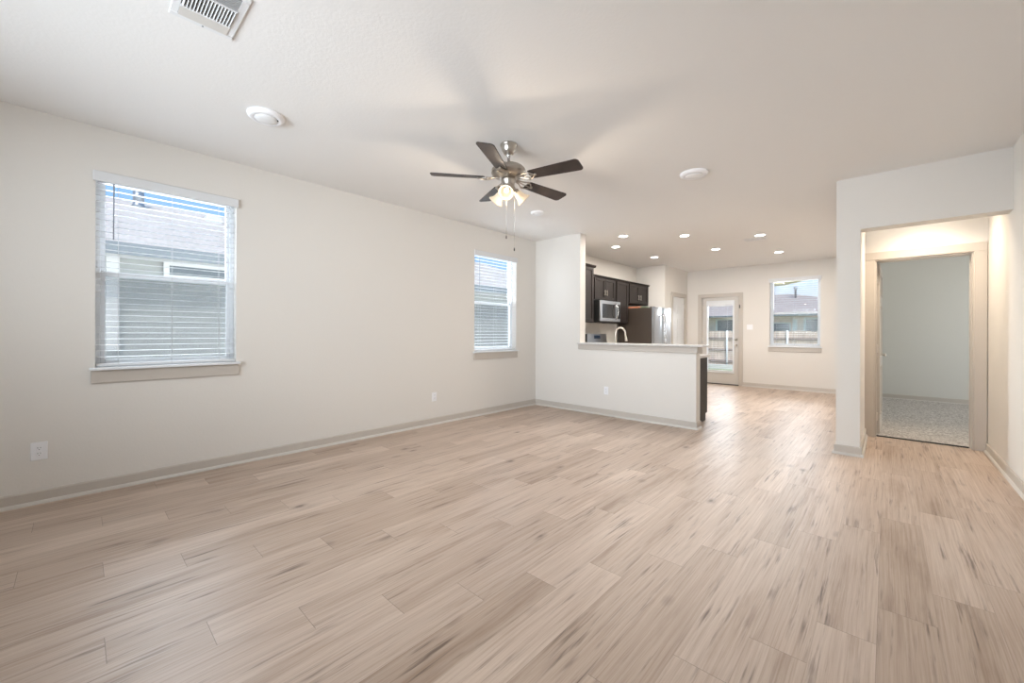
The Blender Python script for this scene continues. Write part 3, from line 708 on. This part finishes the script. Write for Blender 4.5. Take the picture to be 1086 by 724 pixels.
# range
rn = empty('kitchen_range', (-3.98, 7.03, 0)); tag(rn, 'stainless kitchen range with a backguard and small display, under the microwave', 'range')
MB().box((-4.33, 6.642, .02), (-3.72, 7.418, .905), .004, 1).build('body', 'steel', rn)
MB().box((-4.31, 6.645, .903), (-3.71, 7.415, .918), .003, 1).build('cooktop', 'black_gloss', rn)
MB().prism([(-4.335, .905), (-4.215, .905), (-4.235, 1.188), (-4.335, 1.188)], 6.655, 7.415, lambda u, v, t: (u, t, v)).build('backguard', 'steel', rn)
MB().box((-4.335, 6.640, .905), (-4.215, 6.656, 1.19)).build('end_cap', 'black_satin', rn)
MB().prism([(-4.226, 1.095), (-4.221, 1.095), (-4.2255, 1.160), (-4.2305, 1.160)], 6.93, 7.15, lambda u, v, t: (u, t, v)).build('display', 'display', rn)
for yy in (6.71, 6.79, 6.87, 7.20, 7.28, 7.36): MB().lathe([(0, 0), (.020, 0), (.018, .022), (0, .024)], (-3.72, yy, .86), (1, 0, 0), 16).build('knob', 'steel', rn)
MB().tube([(-3.70, 6.69, .76), (-3.675, 6.69, .76), (-3.675, 7.37, .76), (-3.70, 7.37, .76)], .010, 8).build('oven_handle', 'chrome', rn)
od = MB().box((-3.722, 6.655, .22), (-3.700, 7.405, .80), .003, 1).build('oven_door', 'steel', rn)
MB().box((-3.702, 6.76, .33), (-3.698, 7.30, .66)).build('oven_window', 'black_gloss', od)

# base cabinets and counters
def base_cab(x0, x1, y0, y1, face, label, n=1):
    root = empty('base_cabinet', ((x0+x1)/2, (y0+y1)/2, 0)); tag(root, label, 'cabinet', 'dark kitchen base cabinets')
    if face == '+x':
        mb = MB(); mb.box((x0, y0, .10), (x1-.02, y1, .87)); mb.box((x0, y0, 0), (x1-.085, y1, .10)); mb.build('cabinet_box', 'espresso', root)
        w_ = (y1-y0)/max(n, 1)
        for k in range(n):
            ya, yb = y0+w_*k+.006, y0+w_*(k+1)-.006
            shaker(root, x1-.02, ya, yb, .115, .68, yb-.05, .60)
            d = MB().box((x1-.02, ya, .695), (x1, yb, .855), .002, 1).build('drawer', 'espresso', root)
            MB().box((x1+.012, (ya+yb)/2-.06, .770), (x1+.022, (ya+yb)/2+.06, .780), .002, 1).build('handle', 'satin_nickel', d)
    else:
        mb = MB(); mb.box((x0, y0, .10), (x1, y1-.02, .87)); mb.box((x0, y0, 0), (x1, y1-.085, .10)); mb.build('cabinet_box', 'espresso', root)
        w_ = (x1-x0)/n
        for k in range(n):
            xa, xb = x0+w_*k+.006, x0+w_*(k+1)-.006
            d = MB().box((xa, y1-.02, .115), (xb, y1, .855), .002, 1).build('door', 'espresso', root)
            MB().box((xb-.06, y1+.012, .66), (xb-.05, y1+.022, .78), .002, 1).build('handle', 'satin_nickel', d)
    return root
base_cab(XL+.02, -3.76, 6.03, 6.636, '+x', 'dark base cabinet left of the range, behind the bar')
base_cab(XL+.02, -3.76, 7.424, 8.00, '+x', 'dark base cabinet between the range and the refrigerator, behind the bar')
base_cab(-3.76, -1.85, 5.42, 6.04, '+y', 'dark peninsula cabinet with its end panel showing past the bar wall', 4)
base_cab(XL+.02, -3.765, 5.43, 6.02, '+x', 'dark corner base cabinet behind the wall stub', 0)
ct = MB(); ct.box((XL, 5.42, .872), (-1.825, 6.065, .908), .003, 1); ct.box((XL, 6.068, .872), (-3.735, 6.637, .908), .003, 1)
tag(ct.build('kitchen_countertop', 'counter'), 'pale countertop on the peninsula, its end peeking out beyond the bar wall', 'countertop')
tag(MB().box((XL, 7.423, .872), (-3.735, 8.005, .908), .003, 1).build('kitchen_countertop', 'counter'), 'short pale countertop between the range and the refrigerator', 'countertop')

# faucet
fc = empty('kitchen_faucet', (-3.03, 5.64, .908)); tag(fc, 'brushed nickel gooseneck faucet rising behind the bar ledge', 'faucet')
dv = Vector((.10, .10, 0)).normalized(); b0 = Vector((-3.04, 5.60, .908)); pts = [b0, b0+Vector((0, 0, .27))]
for i in range(1, 10):
    a = PI*i/10; pts.append(b0+Vector((0, 0, .285))+dv*(.075*(1-math.cos(a)))+Vector((0, 0, .095*math.sin(a))))
pts += [b0+dv*.150+Vector((0, 0, .27)), b0+dv*.156+Vector((0, 0, .235))]
MB().tube(pts, .0125, 14).build('spout', 'satin_nickel', fc)
MB().tube([b0+dv*.156+Vector((0, 0, .24)), b0+dv*.165+Vector((0, 0, .175))], [.015, .019], 14).build('spray_head', 'satin_nickel', fc)
MB().lathe([(0, 0), (.030, 0), (.030, .006), (.022, .012), (.022, .06), (.016, .066), (0, .066)], b0, seg=24).build('faucet_base', 'satin_nickel', fc)
MB().tube([b0+Vector((.02, 0, .045)), b0+Vector((.06, 0, .06)), b0+Vector((.10, 0, .085))], .006, 8).build('lever', 'satin_nickel', fc)

# refrigerator
fr = empty('refrigerator', (-3.95, 8.45, 0)); tag(fr, 'stainless two-door refrigerator with dark brown side and curved handles', 'refrigerator')
FY0, FY1 = 8.045, 8.925
MB().box((-4.30, FY0, .02), (-3.555, FY1, 1.735), .004, 1).build('body', 'steel_side', fr)
mid = 8.43
def fdoor(y0, y1):
    mb = MB(); n = 8; poly = []
    for i in range(n+1):
        t = i/n; y = y0+(y1-y0)*t; poly.append((-3.497+.016*math.sin(PI*min(1, t*1.0))**.6 if 0 < i < n else -3.50, y))
    poly = [(-3.548, y0), *poly, (-3.548, y1)]
    mb.prism(poly, .09, 1.742, lambda u, v, t: (u, v, t)); return mb.build('door', 'steel', fr)
da_, db_ = fdoor(FY0, mid-.003), fdoor(mid+.003, FY1)
for dd_, yy in ((da_, mid-.045), (db_, mid+.045)):
    MB().tube([(-3.485, yy, .62), (-3.445, yy, .66), (-3.425, yy, .85), (-3.415, yy, 1.10), (-3.425, yy, 1.38), (-3.445, yy, 1.56), (-3.485, yy, 1.60)], .013, 10).build('handle', 'chrome', dd_)
for yy in (FY0+.05, FY1-.05): MB().box((-3.60, yy-.03, 1.733), (-3.51, yy+.03, 1.755), .004, 1).build('hinge_cover', 'black_satin', fr)
MB().box((-3.57, FY0+.02, .02), (-3.53, FY1-.02, .085)).build('toe_grille', 'black_satin', fr)
tag(MB().box((-4.16, 8.09, 1.736), (-3.86, 8.33, 1.772), .003, 1).build('booklet_stack', 'booklet'), 'flat reddish packet lying on top of the refrigerator, at left', 'booklet')
tag(MB().box((-3.82, 8.09, 1.736), (-3.69, 8.30, 1.760), .003, 1).build('booklet_stack', 'booklet_green'), 'small dark green packet lying on top of the refrigerator near its front', 'booklet')

# ------------------------------------------------------------------ outdoors: ground, neighbours
struct(MB().box((-40, YB+.16, -.35), (30, 60, -.25)).build('ground_yard', 'grass'), 'lawn behind the house')
struct(MB().box((-40, -30, -.35), (XL-.16, YB+.16, -.25)).build('ground_side', 'concrete'), 'side yard')
struct(MB().box((-3.9, YB+.16, -.25), (-.8, 13.0, -.06)).build('patio_slab', 'concrete'), 'concrete patio slab')
struct(MB().box((-5, -5.0, 2.60), (1.5, YREAR-.16, 2.75)).build('rear_sun_blocker', 'soffit'), 'unseen slab added to keep sun out of the rear window')  # added out of view, only to block sun entering the rear window
# porch cover
struct(MB().prism([(-4.2, 2.42), (-2.0, 2.50), (-1.45, 2.61), (-1.45, 2.74), (-4.2, 2.74)], YB+.16, 12.9, lambda u, v, t: (u, t, v)).build('porch_cover', 'soffit'), 'tan porch soffit outside the dining window')

# neighbour on the left
nb = empty('neighbour_house', (-9, 5, -.25)); tag(nb, 'grey-green lap-sided neighbouring house with pale shingle roof seen through left windows', 'house')
YN0, YN1, XN = -6.0, 13.2, -8.3
mb = MB(); z = -.25; poly = [(XN-.2, -.25)]
zs = []
while z < 2.44:
    poly += [(XN+.018, z), (XN+.002, min(z+.16, 2.44))]; z += .16
poly.append((XN-.2, 2.44))
mb.prism(poly, YN0, YN1, lambda u, v, t: (u, t, v)); mb.build('siding_wall', 'siding', nb)
mb = MB(); XE, ZE, XG, ZG = -7.9, 2.44, -11.2, 3.83; yr0, yr1 = YN0+2.6, 10.2; XF = 2*XG-XE
ring = [(XE, YN0-.4, ZE), (XE, YN1+.4, ZE), (XF, YN1+.4, ZE), (XF, YN0-.4, ZE)]; g0, g1 = (XG, yr0, ZG), (XG, yr1, ZG)
mb.face([ring[0], ring[1], g1, g0]); mb.face([ring[1], ring[2], g1]); mb.face([ring[2], ring[3], g0, g1]); mb.face([ring[3], ring[0], g0]); mb.face(ring)
mb.build('roof', 'shingle_pale', nb)
MB().box((XE, YN0-.4, ZE-.15), (XE+.03, YN1+.4, ZE+.02)).build('fascia', 'fascia', nb)
MB().box((XN, YN0, ZE-.14), (XE, YN1, ZE-.11)).build('eave_soffit', 'ext_white', nb)
def ext_window(root, T, a0, a1, z0, z1, f_=.07, parent_name='house_window'):
    mb = MB(T); mb.box((a0-f_, -.035, z0-f_), (a0, 0.0, z1+f_)); mb.box((a1, -.035, z0-f_), (a1+f_, 0, z1+f_)); mb.box((a0, -.035, z0-f_), (a1, 0, z0)); mb.box((a0, -.035, z1), (a1, 0, z1+f_))
    o = mb.build(parent_name, 'ext_white', root)
    MB(T).box((a0, -.02, z0), (a1, 0.0, z1)).build('pane', 'window_dark', o)
TN = lambda p: (XN+.018-p[1]*-1*-1, p[0], p[2])
TN = lambda p: (XN+.018-p[1], p[0], p[2])
ext_window(nb, TN, .99, 1.9, 2.10, 2.245, .07)
MB(TN).box((.285, -.05, .93), (.429, 0, 2.32), .004, 1).build('trim_board', 'ext_white', nb)
MB().lathe([(0, 0), (.13, 0), (.09, .08), (.075, .12), (.075, .14), (.085, .15), (.085, .33), (0, .34)], (-10.8, .825, 3.62), seg=20).build('roof_vent', 'galvanised', nb)
MB().box((-10.75, 1.85, 3.50), (-10.45, 2.12, 3.66), .02).build('box_vent', 'ext_white', nb)

# back neighbour
nk = empty('neighbour_house', (-4, 26, -.25)); tag(nk, 'tan single-storey house with brown hip roof behind the wooden fence', 'house')
struct_y = 24.0
MB().box((-11, struct_y, -.25), (1.6, 33, 2.15)).build('house_wall', 'siding_tan', nk)
mb = MB(); ring = [(-11.6, 23.5, 2.13), (2.2, 23.5, 2.13), (2.2, 33.5, 2.13), (-11.6, 33.5, 2.13)]; g0, g1 = (-4.7, 28, 3.50), (-4.2, 28, 3.50)
mb.face([ring[0], ring[1], g1, g0]); mb.face([ring[1], ring[2], g1]); mb.face([ring[2], ring[3], g0, g1]); mb.face([ring[3], ring[0], g0]); mb.face(ring); mb.build('roof', 'shingle_tan', nk)
MB().box((-11.6, 23.47, 2.06), (2.2, 23.5, 2.15)).build('fascia', 'fascia', nk)
TK = lambda p: (p[0], struct_y+p[1], p[2])
ext_window(nk, TK, -2.89, -2.2, 1.30, 1.90, .09); ext_window(nk, TK, -4.2, -3.55, 1.30, 1.72, .05); ext_window(nk, TK, -6.85, -6.05, 1.33, 1.93, .09)
MB().box((-3.42, 23.96, .3), (-3.24, 24, 1.93)).build('corner_trim', 'ext_white', nk)
MB().lathe([(0, 0), (.05, 0), (.05, .6), (.09, .62), (.09, .75), (0, .76)], (-3.72, 27, 3.05), seg=14).build('roof_vent', 'galvanised', nk)
# fence
fn = empty('wooden_fence', (-4, 18.5, -.25)); tag(fn, 'weathered wooden plank fence at the end of the back yard', 'fence')
mb = MB(); x = -12.0
while x < 4:
    h = 1.30+random.uniform(-.02, .02); mb.box((x, 18.5, -.2), (x+.135, 18.52, h)); x += .142
mb.build('boards', 'fence_wood', fn)
for zz in (.05, .52, 1.0): MB().box((-12, 18.46, zz-.045), (4, 18.5, zz+.045)).build('rail', 'fence_rail', fn)
for xx in (-9.5, -7.2, -4.888, -2.79, -.4, 1.9): MB().tube([(xx, 18.42, -.25), (xx, 18.42, 1.33)], .035, 10).build('post', 'pole_white', fn)
struct(MB().box((-12, 17.9, -.25), (4, 18.3, -.08)).build('garden_kerb', 'concrete'), 'pale concrete kerb along the fence')
